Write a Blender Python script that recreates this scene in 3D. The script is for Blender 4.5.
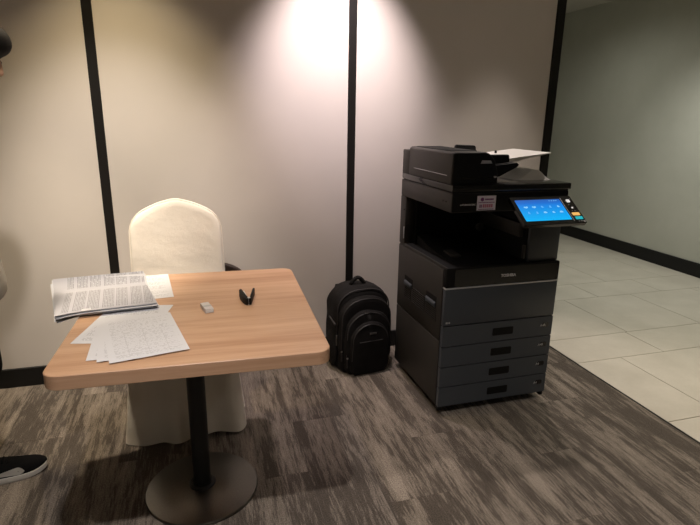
import bpy, bmesh, math, random
from mathutils import Vector, Matrix, noise
from math import sin, cos, pi, radians, atan2, sqrt
random.seed(7)
for o in list(bpy.data.objects): bpy.data.objects.remove(o)
SC = bpy.context.scene
COL = SC.collection

# ---------------------------------------------------------------- camera
F_PX, PITCH, YAW, ROLL, CAM_H = 524.923, radians(15.483), radians(16.537), radians(.914), 1.4
cd = bpy.data.cameras.new('camera'); cam = bpy.data.objects.new('camera', cd); COL.objects.link(cam)
cd.sensor_width = 36; cd.lens = 36*F_PX/700; cd.clip_start = .02; cd.clip_end = 100
fwd_l = Vector((sin(YAW), cos(YAW), 0)); right_l = Vector((cos(YAW), -sin(YAW), 0))
fwd = fwd_l*cos(PITCH) + Vector((0, 0, -sin(PITCH))); up_l = fwd_l*sin(PITCH) + Vector((0, 0, cos(PITCH)))
cr = right_l*cos(ROLL) + up_l*sin(ROLL); cu = -right_l*sin(ROLL) + up_l*cos(ROLL)
M = Matrix((cr, cu, -fwd)).transposed().to_4x4(); M.translation = (0, 0, CAM_H)
cam.matrix_world = M
SC.camera = cam

# ---------------------------------------------------------------- world, view
w = bpy.data.worlds.new('world'); SC.world = w; w.use_nodes = True
w.node_tree.nodes['Background'].inputs[0].default_value = (.9, .85, .78, 1)
w.node_tree.nodes['Background'].inputs[1].default_value = 0.0
SC.view_settings.view_transform = 'Standard'; SC.view_settings.look = 'None'
SC.view_settings.gamma = 1; SC.view_settings.use_curve_mapping = False
SC.view_settings.exposure = 0.0

CEIL = 2.66
YW = 2.889           # face of the partition wall
XE = 2.124           # carpet edge
XR = 4.479           # far right wall
# recessed ceiling lamps, some added as fill: x, y, watts, cone degrees, blend, colour, aim (x, y at floor level)
LAMPS = [
 ('ceiling downlight in front of the table aimed at the covered chair', -.32, 1.50, 142, 44, 1.0, (1, .89, .78), (-.34, 3.55)),
 ('warm ceiling downlight by the partition wall above the covered chair', -.30, 2.42, 46, 80, .6, (1, .79, .46), (-.30, 2.44)),
 ('added warm fill downlight between the covered chair and the standing person', -.68, 2.36, 150, 44, .6, (1, .84, .64), (-.68, 2.40)),  # added lamp, brightens the carpet and low wall at the left
 ('bright ceiling downlight by the partition wall above the backpack', .75, 2.50, 112, 71, .9, (1, .84, .84), (.75, 2.97)),
 ('ceiling downlight right of the table aimed at the wall above the backpack', .78, 1.90, 92, 45, 1.0, (1, .84, .85), (.82, 4.45)),
 ('ceiling downlight above the printer by the carpet edge', 1.83, 2.48, 92, 64, .6, (1, .87, .78), (1.62, 2.10)),
 ('ceiling downlight over the tiled corridor beyond the partition', 3.35, 4.60, 26, 165, 1.0, (1, 1, .88), (3.35, 4.60)),
 ('ceiling downlight over the corridor tiles beside the carpet edge', 2.90, 1.30, 112, 80, 1.0, (1, .88, .66), (2.90, 1.30)),
 ('ceiling downlight close to the right corridor wall', 3.60, 3.20, 118, 120, 1.0, (.98, .97, .88), (3.90, 3.20)),
 ('ceiling downlight above the photographer on the left', -.12, .60, 168, 106, 1.0, (1, .91, .85), (-.10, .60)),
 ('ceiling downlight above the photographer on the right', 1.70, .60, 22, 110, 1.0, (1, .91, .85), (1.70, .60)),
 ('added fill downlight far behind the photographer', .50, -1.60, 60, 130, 1.0, (1, .89, .80), (.50, -1.60)),  # added dim lamp for room ambient, reaches under the table
]

# ================================================================ helpers
def mat(name, rgb=(.5, .5, .5), rough=.5, metal=0, spec=.5, build=None, emit=None, estr=0, coat=0):
    m = bpy.data.materials.new(name); m.use_nodes = True
    nt = m.node_tree; b = nt.nodes['Principled BSDF']
    b.inputs['Base Color'].default_value = (*rgb, 1); b.inputs['Roughness'].default_value = rough
    b.inputs['Metallic'].default_value = metal; b.inputs['Specular IOR Level'].default_value = spec
    if coat: b.inputs['Coat Weight'].default_value = coat; b.inputs['Coat Roughness'].default_value = .15
    if emit: b.inputs['Emission Color'].default_value = (*emit, 1); b.inputs['Emission Strength'].default_value = estr
    if build: build(N(nt), b)
    return m
class N:
    def __init__(s, nt): s.nt = nt
    def node(s, t, **kw):
        n = s.nt.nodes.new(t)
        for k, v in kw.items(): setattr(n, k, v)
        return n
    def link(s, a, b): s.nt.links.new(a, b)
    def val(s, sock, v):
        if hasattr(v, 'is_output') or isinstance(v, bpy.types.NodeSocket): s.link(v, sock)
        else: sock.default_value = v
    def math(s, op, a, b=None, c=None):
        n = s.node('ShaderNodeMath', operation=op); s.val(n.inputs[0], a)
        if b is not None: s.val(n.inputs[1], b)
        if c is not None: s.val(n.inputs[2], c)
        return n.outputs[0]
    def obj(s): return s.node('ShaderNodeTexCoord').outputs['Object']
    def rnd(s): return s.node('ShaderNodeObjectInfo').outputs['Random']
    def sep(s, v):
        n = s.node('ShaderNodeSeparateXYZ'); s.link(v, n.inputs[0]); return n.outputs
    def comb(s, x, y, z):
        n = s.node('ShaderNodeCombineXYZ')
        for i, v in enumerate((x, y, z)): s.val(n.inputs[i], v)
        return n.outputs[0]
    def mapping(s, v, scale=(1, 1, 1), loc=(0, 0, 0)):
        n = s.node('ShaderNodeMapping'); s.link(v, n.inputs[0]); n.inputs['Scale'].default_value = scale; s.val(n.inputs['Location'], loc)
        return n.outputs[0]
    def noise(s, v, scale=5, detail=2, rough=.5):
        n = s.node('ShaderNodeTexNoise'); s.link(v, n.inputs['Vector'])
        n.inputs['Scale'].default_value = scale; n.inputs['Detail'].default_value = detail; n.inputs['Roughness'].default_value = rough
        return n.outputs[0]
    def ramp(s, f, *stops):
        n = s.node('ShaderNodeValToRGB'); s.link(f, n.inputs[0]); e = n.color_ramp.elements
        while len(e) < len(stops): e.new(.5)
        for el, (p, c) in zip(e, stops):
            el.position = p; el.color = (*c, 1) if len(c) == 3 else c
        return n.outputs[0]
    def mix(s, f, a, b, mode='MIX'):
        n = s.node('ShaderNodeMix', data_type='RGBA', blend_type=mode); s.val(n.inputs[0], f)
        for i, v in ((6, a), (7, b)):
            if isinstance(v, tuple): n.inputs[i].default_value = (*v, 1)
            else: s.link(v, n.inputs[i])
        return n.outputs[2]
    def bump(s, b, h, strength=.3, dist=.002):
        n = s.node('ShaderNodeBump'); n.inputs['Strength'].default_value = strength; n.inputs['Distance'].default_value = dist
        s.link(h, n.inputs['Height']); s.link(n.outputs[0], b.inputs['Normal'])

def addbm(dst, src):
    me = bpy.data.meshes.new('tmp'); src.to_mesh(me); src.free(); dst.from_mesh(me); bpy.data.meshes.remove(me); return dst
def box(x0, x1, y0, y1, z0, z1, bev=0, seg=2, edges=None):
    bm = bmesh.new(); bmesh.ops.create_cube(bm, size=1)
    for v in bm.verts: v.co = Vector(((x0+x1)/2+v.co.x*(x1-x0), (y0+y1)/2+v.co.y*(y1-y0), (z0+z1)/2+v.co.z*(z1-z0)))
    if bev:
        es = [e for e in bm.edges if edges is None or edges(e)]
        bmesh.ops.bevel(bm, geom=es, offset=bev, segments=seg, affect='EDGES', profile=.5)
    return bm
def vert_edges(e): return abs(e.verts[0].co.z-e.verts[1].co.z) > 1e-6
def prism(poly, axis, a, b, bev=0, seg=2):
    """poly (p,q) extruded along axis from a to b; axis 'x' -> (y,z), 'y' -> (x,z), 'z' -> (x,y)"""
    bm = bmesh.new()
    f = {'x': lambda p, q, t: (t, p, q), 'y': lambda p, q, t: (p, t, q), 'z': lambda p, q, t: (p, q, t)}[axis]
    A = [bm.verts.new(f(p, q, a)) for p, q in poly]; B = [bm.verts.new(f(p, q, b)) for p, q in poly]
    bm.faces.new(A); bm.faces.new(B[::-1]); n = len(poly)
    for i in range(n): bm.faces.new((A[i], B[i], B[(i+1) % n], A[(i+1) % n]))
    bmesh.ops.recalc_face_normals(bm, faces=bm.faces)
    if bev: bmesh.ops.bevel(bm, geom=list(bm.edges), offset=bev, segments=seg, affect='EDGES', profile=.5)
    return bm
def loft(rings, cap=True, closed=True):
    bm = bmesh.new(); R = [[bm.verts.new(p) for p in r] for r in rings]
    n = len(rings[0])
    for a, b in zip(R, R[1:]):
        for i in range(n if closed else n-1): bm.faces.new((a[i], a[(i+1) % n], b[(i+1) % n], b[i]))
    if cap and closed: bm.faces.new(R[0][::-1]); bm.faces.new(R[-1])
    bmesh.ops.recalc_face_normals(bm, faces=bm.faces); return bm
def lathe(prof, n=48, c=(0, 0)):
    return loft([[(c[0]+r*cos(2*pi*i/n), c[1]+r*sin(2*pi*i/n), z) for i in range(n)] for r, z in prof])
def tube(pts, r, n=10, closed=False):
    pts = [Vector(p) for p in pts]; rings = []; up = None
    for i, p in enumerate(pts):
        d = (pts[min(i+1, len(pts)-1)]-pts[max(i-1, 0)]).normalized()
        if up is None: up = d.orthogonal().normalized()
        up = (up-d*up.dot(d)).normalized(); s = d.cross(up)
        rr = r[i] if isinstance(r, (list, tuple)) else r
        rings.append([p+up*rr*cos(2*pi*k/n)+s*rr*sin(2*pi*k/n) for k in range(n)])
    return loft(rings)
def disc(c, r, axis, t, n=24):
    return prism([(c[0]+r*cos(2*pi*i/n), c[1]+r*sin(2*pi*i/n)) for i in range(n)], axis, *t)
def rrect(x0, x1, y0, y1, r, k=6):
    P = []
    for cx, cy, a0 in ((x1-r, y0+r, -90), (x1-r, y1-r, 0), (x0+r, y1-r, 90), (x0+r, y0+r, 180)):
        for i in range(k+1):
            a = radians(a0+90*i/k); P.append((cx+r*cos(a), cy+r*sin(a)))
    return P
def xf(bm, mtx): bmesh.ops.transform(bm, matrix=mtx, verts=bm.verts); return bm
def shell(P, nx, ny, th):
    """thin closed sheet from a grid of top points P[j][i]"""
    bm = bmesh.new()
    T_ = [[bm.verts.new(p) for p in r] for r in P]; B_ = [[bm.verts.new((p[0], p[1], p[2]-th)) for p in r] for r in P]
    for j in range(ny):
        for i in range(nx):
            bm.faces.new((T_[j][i], T_[j][i+1], T_[j+1][i+1], T_[j+1][i])); bm.faces.new((B_[j][i], B_[j+1][i], B_[j+1][i+1], B_[j][i+1]))
    for i in range(nx):
        bm.faces.new((T_[0][i+1], T_[0][i], B_[0][i], B_[0][i+1])); bm.faces.new((T_[ny][i], T_[ny][i+1], B_[ny][i+1], B_[ny][i]))
    for j in range(ny):
        bm.faces.new((T_[j][0], T_[j+1][0], B_[j+1][0], B_[j][0])); bm.faces.new((T_[j+1][nx], T_[j][nx], B_[j][nx], B_[j+1][nx]))
    return bm
def join(*bms):
    b = bmesh.new()
    for x in bms: addbm(b, x)
    return b
def obj(name, bm, m, parent=None, loc=None, rz=0, smooth=35, label=None):
    me = bpy.data.meshes.new(name)
    if isinstance(bm, bmesh.types.BMesh): bm.to_mesh(me); bm.free()
    else: me = bm
    me.materials.clear(); me.materials.append(m)
    if smooth:
        me.polygons.foreach_set('use_smooth', [True]*len(me.polygons))
        if smooth < 180: me.set_sharp_from_angle(angle=radians(smooth))
    o = bpy.data.objects.new(name, me); COL.objects.link(o)
    if parent: o.parent = parent
    if loc: o.location = loc
    o.rotation_euler.z = rz
    if label: o['label'] = label
    return o
def tag(o, label, cat, group=None):
    o['label'] = label; o['category'] = cat
    if group: o['group'] = group
    return o
def thing(name, label, cat, loc=(0, 0, 0), rz=0, group=None):
    o = bpy.data.objects.new(name, None); COL.objects.link(o); o.location = loc; o.rotation_euler.z = rz; o.empty_display_size = .1
    return tag(o, label, cat, group)
def struct(name, bm, m, parent=None, label=None, **k):
    o = obj(name, bm, m, parent, **k)
    if not parent: o['kind'] = 'structure'
    if label: o['label'] = label
    return o
def text_bm(s, size, depth=.0006, align='LEFT', bold=0):
    c = bpy.data.curves.new('t', 'FONT'); c.body = s; c.size = size; c.extrude = depth/2; c.align_x = align; c.offset = bold
    c.resolution_u = 3
    o = bpy.data.objects.new('t', c); COL.objects.link(o); bpy.context.view_layer.update()
    me = bpy.data.meshes.new_from_object(o.evaluated_get(bpy.context.evaluated_depsgraph_get()))
    bm = bmesh.new(); bm.from_mesh(me); bpy.data.objects.remove(o); bpy.data.meshes.remove(me); return bm
def remesh(bm, voxel, smooth_it=3, fac=.5):
    me = bpy.data.meshes.new('r'); bm.to_mesh(me); bm.free()
    o = bpy.data.objects.new('r', me); COL.objects.link(o)
    m = o.modifiers.new('r', 'REMESH'); m.mode = 'VOXEL'; m.voxel_size = voxel
    s = o.modifiers.new('s', 'SMOOTH'); s.iterations = smooth_it; s.factor = fac
    bpy.context.view_layer.update()
    r = bpy.data.meshes.new_from_object(o.evaluated_get(bpy.context.evaluated_depsgraph_get()))
    bpy.data.objects.remove(o); b = bmesh.new(); b.from_mesh(r); bpy.data.meshes.remove(r); return b
def capsule(p, q, r0, r1, n=14, sq=None):
    p, q = Vector(p), Vector(q); d = (q-p); L = d.length; d.normalize()
    prof = []
    for i in range(7): a = pi/2*i/6; prof.append((r0*sin(a) if i else r0*.02, -r0*cos(a)))
    for i in range(7): a = pi/2*i/6; prof.append((max(r1*cos(a), r1*.02), L+r1*sin(a)))
    bm = lathe(prof, n)
    rot = Vector((0, 0, 1)).rotation_difference(d).to_matrix().to_4x4()
    if sq: rot = rot @ Matrix.Diagonal((*sq, 1)).to_4x4()
    return xf(bm, Matrix.Translation(p) @ rot)
def ellipsoid(c, r, rot=None):
    bm = bmesh.new(); bmesh.ops.create_uvsphere(bm, u_segments=20, v_segments=14, radius=1)
    m = Matrix.Diagonal((*r, 1)).to_4x4()
    if rot is not None: m = rot.to_4x4() @ m
    return xf(bm, Matrix.Translation(c) @ m)

# ================================================================ materials
def wall_build(g, b):
    v = g.obj(); h = g.noise(v, 260, 3)
    c = g.ramp(g.noise(v, 3, 3), (.3, (.665, .62, .575)), (.7, (.705, .655, .61)))
    g.link(c, b.inputs['Base Color']); g.bump(b, h, .12, .001)
M_PANEL = mat('partition_vinyl', rough=.55, spec=.35, build=wall_build)
def rwall_build(g, b):
    v = g.obj(); n = g.noise(v, 2.2, 5, .6)
    c = g.ramp(n, (.3, (.53, .535, .475)), (.7, (.59, .59, .53)))
    g.link(c, b.inputs['Base Color']); g.bump(b, g.noise(v, 90, 3), .1, .001)
M_RWALL = mat('painted_wall', rough=.6, spec=.3, build=rwall_build)
M_CEIL = mat('ceiling_paint', (.62, .60, .55), .8, spec=.2)
M_BLACK = mat('black_rail', (.012, .011, .010), .38, spec=.35)
M_BASEB = mat('black_skirting', (.010, .010, .010), .5, spec=.3)
def carpet_build(g, b):
    v = g.obj(); r = g.rnd()
    off = g.comb(g.math('MULTIPLY', r, 37.), g.math('MULTIPLY', r, 91.), g.math('MULTIPLY', r, 13.))
    va = g.node('ShaderNodeVectorMath', operation='ADD'); g.link(v, va.inputs[0]); g.link(off, va.inputs[1]); p = va.outputs[0]
    comb = g.noise(g.mapping(p, (165, 13, 1)), 1, 3, .65)        # fine combed yarn lines
    s1 = g.noise(g.mapping(p, (40, 4.6, 1)), 1, 5, .68)          # narrow streaks
    s2 = g.noise(g.mapping(p, (10, 1.5, 1)), 1, 3, .55)          # broad worn patches
    fl = g.noise(v, 210, 3, .8)                                   # yarn speckle
    m = g.math('ADD', g.math('MULTIPLY', s1, .40), g.math('ADD', g.math('MULTIPLY', s2, .55), g.math('MULTIPLY', comb, .34)))
    m = g.math('ADD', m, g.math('MULTIPLY', g.math('SUBTRACT', r, .5), .07))
    c = g.ramp(m, (.575, (.078, .064, .052)), (.625, (.100, .083, .068)), (.655, (.176, .149, .123)), (.72, (.220, .187, .154)), (.78, (.280, .240, .200)))
    c = g.mix(1, c, g.ramp(fl, (.34, (.42, .42, .42)), (.64, (1.45, 1.45, 1.45))), 'MULTIPLY')
    g.link(c, b.inputs['Base Color'])
    g.bump(b, g.math('ADD', g.math('MULTIPLY', fl, 1.), g.math('MULTIPLY', m, .6)), .7, .004)
    b.inputs['Sheen Weight'].default_value = .15
M_CARPET = mat('carpet_plank', rough=.95, spec=.08, build=carpet_build)
M_UNDER = mat('floor_underlay', (.05, .045, .04), .9)
def tile_build(g, b):
    v = g.obj(); r = g.rnd()
    off = g.comb(g.math('MULTIPLY', r, 17.), g.math('MULTIPLY', r, 31.), 0.)
    va = g.node('ShaderNodeVectorMath', operation='ADD'); g.link(v, va.inputs[0]); g.link(off, va.inputs[1])
    n = g.noise(va.outputs[0], 4, 6, .6); n2 = g.noise(va.outputs[0], 60, 3)
    c = g.ramp(n, (.3, (.49, .455, .385)), (.7, (.59, .55, .475)))
    c = g.mix(g.math('MULTIPLY', n2, .18), c, (.3, .28, .24))
    g.link(c, b.inputs['Base Color']); g.link(g.math('ADD', g.math('MULTIPLY', n, .2), .38), b.inputs['Roughness'])
M_TILE = mat('stone_tile', rough=.45, spec=.4, build=tile_build)
M_GROUT = mat('grout', (.16, .145, .12), .9)
def oak_build(g, b):
    v = g.obj()
    n1 = g.noise(g.mapping(v, (1.6, 26, 26)), 1, 5, .6); n2 = g.noise(g.mapping(v, (5, 190, 190)), 1, 3, .6); n3 = g.noise(g.mapping(v, (.9, 7, 7)), 1, 2)
    m = g.math('ADD', g.math('MULTIPLY', n1, .5), g.math('ADD', g.math('MULTIPLY', n2, .22), g.math('MULTIPLY', n3, .3)))
    c = g.ramp(m, (.36, (.40, .22, .125)), (.5, (.52, .315, .195)), (.66, (.61, .395, .26)))
    g.link(c, b.inputs['Base Color']); g.bump(b, n2, .08, .001)
M_OAK = mat('oak_laminate', rough=.42, spec=.4, build=oak_build)
M_POST = mat('black_powder_coat', (.012, .012, .012), .45, spec=.35)
def steel_build(g, b):
    v = g.obj(); n = g.noise(v, 300, 2)
    b.inputs['Anisotropic'].default_value = .6; b.inputs['Anisotropic Rotation'].default_value = 0
    t = g.node('ShaderNodeTangent', direction_type='RADIAL', axis='Z'); g.link(t.outputs[0], b.inputs['Tangent'])
    g.link(g.ramp(n, (.3, (.15, .147, .135)), (.7, (.19, .185, .17))), b.inputs['Base Color'])
M_STEEL = mat('brushed_dark_steel', rough=.30, metal=1, build=steel_build)
def cloth_build(g, b):
    v = g.obj(); wv = g.noise(v, 900, 1); wr = g.noise(g.mapping(v, (6, 6, 9)), 1, 4, .55)
    g.link(g.ramp(wr, (.3, (.91, .85, .75)), (.7, (.93, .875, .78))), b.inputs['Base Color'])
    g.bump(b, g.math('ADD', g.math('MULTIPLY', wv, .12), g.math('MULTIPLY', wr, 1.6)), .40, .009)
M_CLOTH = mat('cream_slipcover', rough=.9, spec=.15, build=cloth_build)
def plastic(name, rgb, rough=.48, spec=.4):
    def bld(g, b): g.bump(b, g.noise(g.obj(), 1400, 2), .10, .0004)
    return mat(name, rgb, rough, spec=spec, build=bld)
M_PDARK = plastic('printer_charcoal_plastic', (.030, .027, .024), .5)
M_PFRONT = plastic('printer_slate_plastic', (.058, .066, .078), .42)
M_PBLACK = mat('printer_matt_black', (.006, .006, .006), .6, spec=.2)
M_PGLOSS = mat('printer_gloss_black', (.008, .008, .008), .14, spec=.5)
M_CHROME = mat('silver_trim', (.62, .62, .62), .35, metal=.3)
M_GREYTRAY = mat('grey_tray_plastic', (.80, .79, .77), .28, spec=.6)
M_PGREY = mat('grey_print', (.42, .42, .42), .5)
M_WHITEP = mat('white_print', (.75, .75, .75), .5)
M_RUBBER = mat('rubber', (.012, .012, .012), .8)
def screen_build(g, b):
    z = g.sep(g.obj())[1]
    c = g.ramp(g.math('DIVIDE', z, .125), (0., (.000, .47, .98)), (.72, (.006, .24, .80)), (.86, (.010, .16, .64)), (1., (.02, .12, .50)))
    g.link(c, b.inputs['Emission Color']); b.inputs['Emission Strength'].default_value = .95
M_SCREEN = mat('lit_touch_screen', (.005, .01, .02), .35, spec=.15, build=screen_build)
M_ICON = mat('lit_screen_icon', (.1, .1, .1), .3, emit=(.22, .62, 1.0), estr=.9)
M_ICONF = mat('lit_faint_icon', (.1, .1, .1), .3, emit=(.06, .42, .95), estr=.9)
M_BTNY = mat('lit_amber_button', (.6, .4, .12), .4, emit=(1, .52, .13), estr=.55)
M_BTNT = mat('lit_teal_button', (.02, .4, .45), .4, emit=(.0, .46, .56), estr=.5)
M_BTNW = mat('lit_white_button', (.7, .7, .7), .4, emit=(.9, .9, .9), estr=.4)
M_STICK = mat('lilac_sticker', (.78, .74, .86), .5)
M_STINK = mat('purple_ink', (.20, .05, .22), .5)
M_STRED = mat('pink_ink', (.55, .18, .30), .5)
def fabric_build(g, b):
    v = g.obj(); g.bump(b, g.math('ADD', g.noise(v, 900, 1), g.noise(v, 14, 3)), .35, .004)
    g.link(g.ramp(g.noise(v, 25, 3), (.3, (.006, .0055, .0055)), (.7, (.010, .009, .009))), b.inputs['Base Color'])
M_NYLON = mat('black_nylon', rough=.7, spec=.2, build=fabric_build)
M_NYLON2 = mat('dark_piping', (.028, .026, .026), .5)
M_ZIP = mat('zip_metal', (.35, .34, .33), .35, metal=1)
M_BROWN = mat('dark_brown_leather', (.030, .018, .013), .5, spec=.4)

def paper_mat(name, w, h, axis, pitch, thick, ink, margin, blocks, block_gap, dens=.47, base=(.66, .67, .715), rules=0, band=None):
    """printed page: text rows run along one axis; blocks = paragraph length across rows"""
    def bld(g, b):
        s = g.sep(g.obj()); x, y = (s[0], s[1]) if axis == 'x' else (s[1], s[0])
        W, H = (w, h) if axis == 'x' else (h, w)
        rowc = g.math('DIVIDE', y, pitch); row = g.math('FLOOR', rowc); fr = g.math('FRACT', rowc)
        on = g.math('LESS_THAN', fr, thick)
        wv = g.comb(g.math('MULTIPLY', x, 160.), g.math('MULTIPLY', row, 7.31), 0.)
        words = g.math('GREATER_THAN', g.noise(wv, 1, 1), dens)
        rl = g.noise(g.comb(g.math('MULTIPLY', row, 3.77), 0.3, 0.), 1, 0)       # ragged line end
        end = g.math('LESS_THAN', x, g.math('MULTIPLY', g.math('ADD', g.math('MULTIPLY', rl, .45), .72), W-margin))
        blk = g.math('LESS_THAN', g.math('FRACT', g.math('DIVIDE', y, blocks)), 1-block_gap)
        k = g.math('MULTIPLY', g.math('MULTIPLY', on, words), g.math('MULTIPLY', end, blk))
        for c, lim, op in ((x, margin, 'GREATER_THAN'), (y, margin, 'GREATER_THAN'), (y, H-margin, 'LESS_THAN')):
            k = g.math('MULTIPLY', k, g.math(op, c, lim))
        if band: k = g.math('MULTIPLY', k, g.math('MAXIMUM', g.math('LESS_THAN', x, band[0]), g.math('GREATER_THAN', x, band[1])))
        if rules:
            rf = g.math('FRACT', g.math('DIVIDE', y, rules)); rr = g.math('LESS_THAN', rf, .07)
            cf = g.math('LESS_THAN', g.math('FRACT', g.math('DIVIDE', x, rules*4.3)), .02)
            rr = g.math('MAXIMUM', rr, cf)
            for c, lim, op in ((x, margin, 'GREATER_THAN'), (x, W-margin, 'LESS_THAN'), (y, margin, 'GREATER_THAN'), (y, H*.62, 'LESS_THAN')):
                rr = g.math('MULTIPLY', rr, g.math(op, c, lim))
            k = g.math('MAXIMUM', k, g.math('MULTIPLY', rr, .8))
        g.link(g.mix(g.math('MULTIPLY', k, ink), base, (.05, .05, .07)), b.inputs['Base Color'])
        b.inputs['Subsurface Weight'].default_value = 0
    return mat(name, rough=.75, spec=.2, build=bld)
PW, PH = .22, .338
M_FORM = paper_mat('printed_form', PW, PH, 'x', .0065, .42, .36, .018, .05, .12, .53, rules=.0130)
M_FORM2 = paper_mat('printed_letter', PW, PH, 'x', .0070, .40, .45, .022, .06, .25, .5)
M_DENSE = paper_mat('dense_print', .33, .48, 'y', .0050, .50, .50, .016, .0475, .17, .40, base=(.50, .505, .56), band=(.232, .276))
M_PAPER = mat('plain_paper', (.66, .67, .715), .75, spec=.2)
M_SKIN = mat('skin', (.45, .27, .18), .55)
M_HAIR = mat('black_hair', (.006, .005, .0045), .75, spec=.15)
def shirt_build(g, b): g.bump(b, g.noise(g.obj(), 9, 3), .4, .02)
M_SHIRT = mat('grey_tshirt', (.42, .40, .37), .9, spec=.1, build=shirt_build)
M_TROUS = mat('black_trousers', (.006, .006, .007), .85, spec=.1, build=shirt_build)
M_SHOE = mat('black_mesh_shoe', (.004, .004, .0045), .85, spec=.1)
M_SOLE = mat('white_sole', (.62, .60, .56), .6)
M_LAMPRING = mat('white_lamp_ring', (.7, .7, .68), .4)
M_LAMPGLOW = mat('lamp_glow', (.9, .85, .75), .4, emit=(1, .85, .65), estr=6)

# ================================================================ the setting
Y0, Y1, X0 = -2.6, 9.0, -3.0
fl = struct('floor', box(X0, XE, Y0, YW+.01, -.06, -.008), M_UNDER, smooth=0, label='grey brown streaked carpet plank floor')
PWD, PLN = .25, 1.0
pm = {}
ix = 0
x = XE
while x > X0+.001:
    wd = min(PWD, x-X0)
    y = Y0 - ((ix*.37) % 1)*PLN
    while y < YW:
        a, bq = max(y, Y0), min(y+PLN, YW)
        if bq-a > .01:
            key = (round(wd, 3), round(bq-a, 3))
            if key not in pm:
                b0 = box(-wd/2+.0004, wd/2-.0004, -key[1]/2+.0004, key[1]/2-.0004, -.008, 0)
                me = bpy.data.meshes.new('carpet_plank'); b0.to_mesh(me); b0.free(); pm[key] = me
            obj('carpet_plank', pm[key], M_CARPET, fl, (x-wd/2, (a+bq)/2, 0), smooth=0)
        y += PLN
    x -= wd; ix += 1
ft = struct('floor', box(XE, XR+.05, Y0, Y1, -.06, -.010), M_GROUT, smooth=0, label='pale stone tiled corridor floor')
rows = [(1.717, 2.367, 2.45), (2.367, 2.69, 2.785), (2.69, 3.357, 2.805), (3.357, 3.70, 3.145), (3.70, 4.35, 3.52)]
yy = 4.35; k = 0
while yy < Y1:
    d = (.333, .65)[k % 2]; rows.append((yy, min(yy+d, Y1), 2.3+.63*((k*.38) % 1))); yy += d; k += 1
yy = 1.717; k = 0
while yy > Y0:
    d = (.333, .65)[k % 2]; rows.append((max(yy-d, Y0), yy, 2.3+.63*((k*.43+.2) % 1))); yy -= d; k += 1
for (a, bq, xs) in rows:
    xs -= .652*4
    while xs < XR:
        l, r = max(xs, XE), min(xs+.652, XR)
        if r-l > .01 and bq-a > .02:
            cx, cy = (l+r)/2, (a+bq)/2
            obj('floor_tile', box(l-cx+.002, r-cx-.002, a-cy+.002, bq-cy-.002, -.010, 0, .0012, 1), M_TILE, ft, (cx, cy, 0), smooth=0)
        xs += .652
struct('trim_1', box(XE-.004, XE+.004, Y0, YW, -.008, .0025), M_BASEB, smooth=0, label='thin dark edge strip between carpet and tiles')

struct('ceiling', box(X0-.05, XR+.05, Y0-.05, Y1+.05, CEIL, CEIL+.08), M_CEIL, smooth=0)
wb = struct('wall_back', box(X0, 2.10, YW+.012, YW+.11, 0, CEIL), M_PANEL, smooth=0, label='cream movable partition wall of wide panels')
strips = [-.432-1.2825*2, -.432-1.2825, -.432, .853]
edges = [X0]+strips+[2.102]
for a, bq in zip(edges, edges[1:]):
    if bq-a > .1:
        obj('wall_panel', box(a+.003, bq-.003, YW, YW+.013, .0, CEIL-.002, .0015, 1), M_PANEL, wb, smooth=0)
for i, xs in enumerate(strips):
    struct('trim_%d' % (i+2), box(xs-.0225, xs+.0225, YW-.006, YW+.012, .0, CEIL-.001, .002, 1), M_BLACK, smooth=0, label='black vertical rail between two wall panels')
struct('trim_6', box(2.102, 2.158, YW-.008, YW+.115, 0, CEIL-.001, .003, 1), M_BLACK, smooth=0, label='black end post of the partition wall')
for i, (a, bq) in enumerate(zip(edges, edges[1:])):
    if bq-a > .1:
        struct('baseboard_back', box(a+.0225 if i else a, bq-.0225, YW-.012, YW+.002, 0, .104, .002, 1), M_BASEB, smooth=0, label='black skirting along the partition wall')
struct('wall_right', box(XR, XR+.1, Y0, Y1, 0, CEIL), M_RWALL, smooth=0, label='grey green painted corridor wall')
struct('baseboard_right', box(XR-.014, XR+.002, Y0, Y1, 0, .131, .002, 1), M_BASEB, smooth=0, label='black skirting along the corridor wall')
struct('wall_left', box(X0-.1, X0, Y0, YW+.11, 0, CEIL), M_RWALL, smooth=0)
struct('wall_front', box(X0-.1, XR+.1, Y0-.1, Y0, 0, CEIL), M_RWALL, smooth=0)
struct('wall_far', box(2.0, XR+.1, Y1, Y1+.1, 0, CEIL), M_RWALL, smooth=0)
struct('wall_corridor', box(2.0, 2.10, YW+.115, Y1, 0, CEIL), M_RWALL, smooth=0)

def downlight(label, x, y, watts, cone, blend, col, aim):
    t = thing('ceiling_downlight', label, 'ceiling light', (x, y, CEIL), 0, 'recessed ceiling downlights')
    obj('trim_ring', lathe([(.036, -.001), (.038, -.006), (.052, -.005), (.055, -.0005)], 32), M_LAMPRING, t)
    obj('lamp_face', lathe([(.001, -.0035), (.034, -.003), (.036, -.0005)], 32), M_LAMPGLOW, t)
    ld = bpy.data.lights.new('downlight_spot', 'SPOT'); ld.energy = watts; ld.color = col
    ld.spot_size = radians(cone); ld.spot_blend = blend; ld.shadow_soft_size = .035
    lo = bpy.data.objects.new('spot_light', ld); COL.objects.link(lo); lo.parent = t; lo.location = (0, 0, -.045)
    d = Vector((aim[0]-x, aim[1]-y, -(CEIL-.045)))
    lo.rotation_euler = d.to_track_quat('-Z', 'Y').to_euler()
for L in LAMPS: downlight(*L)

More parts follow.
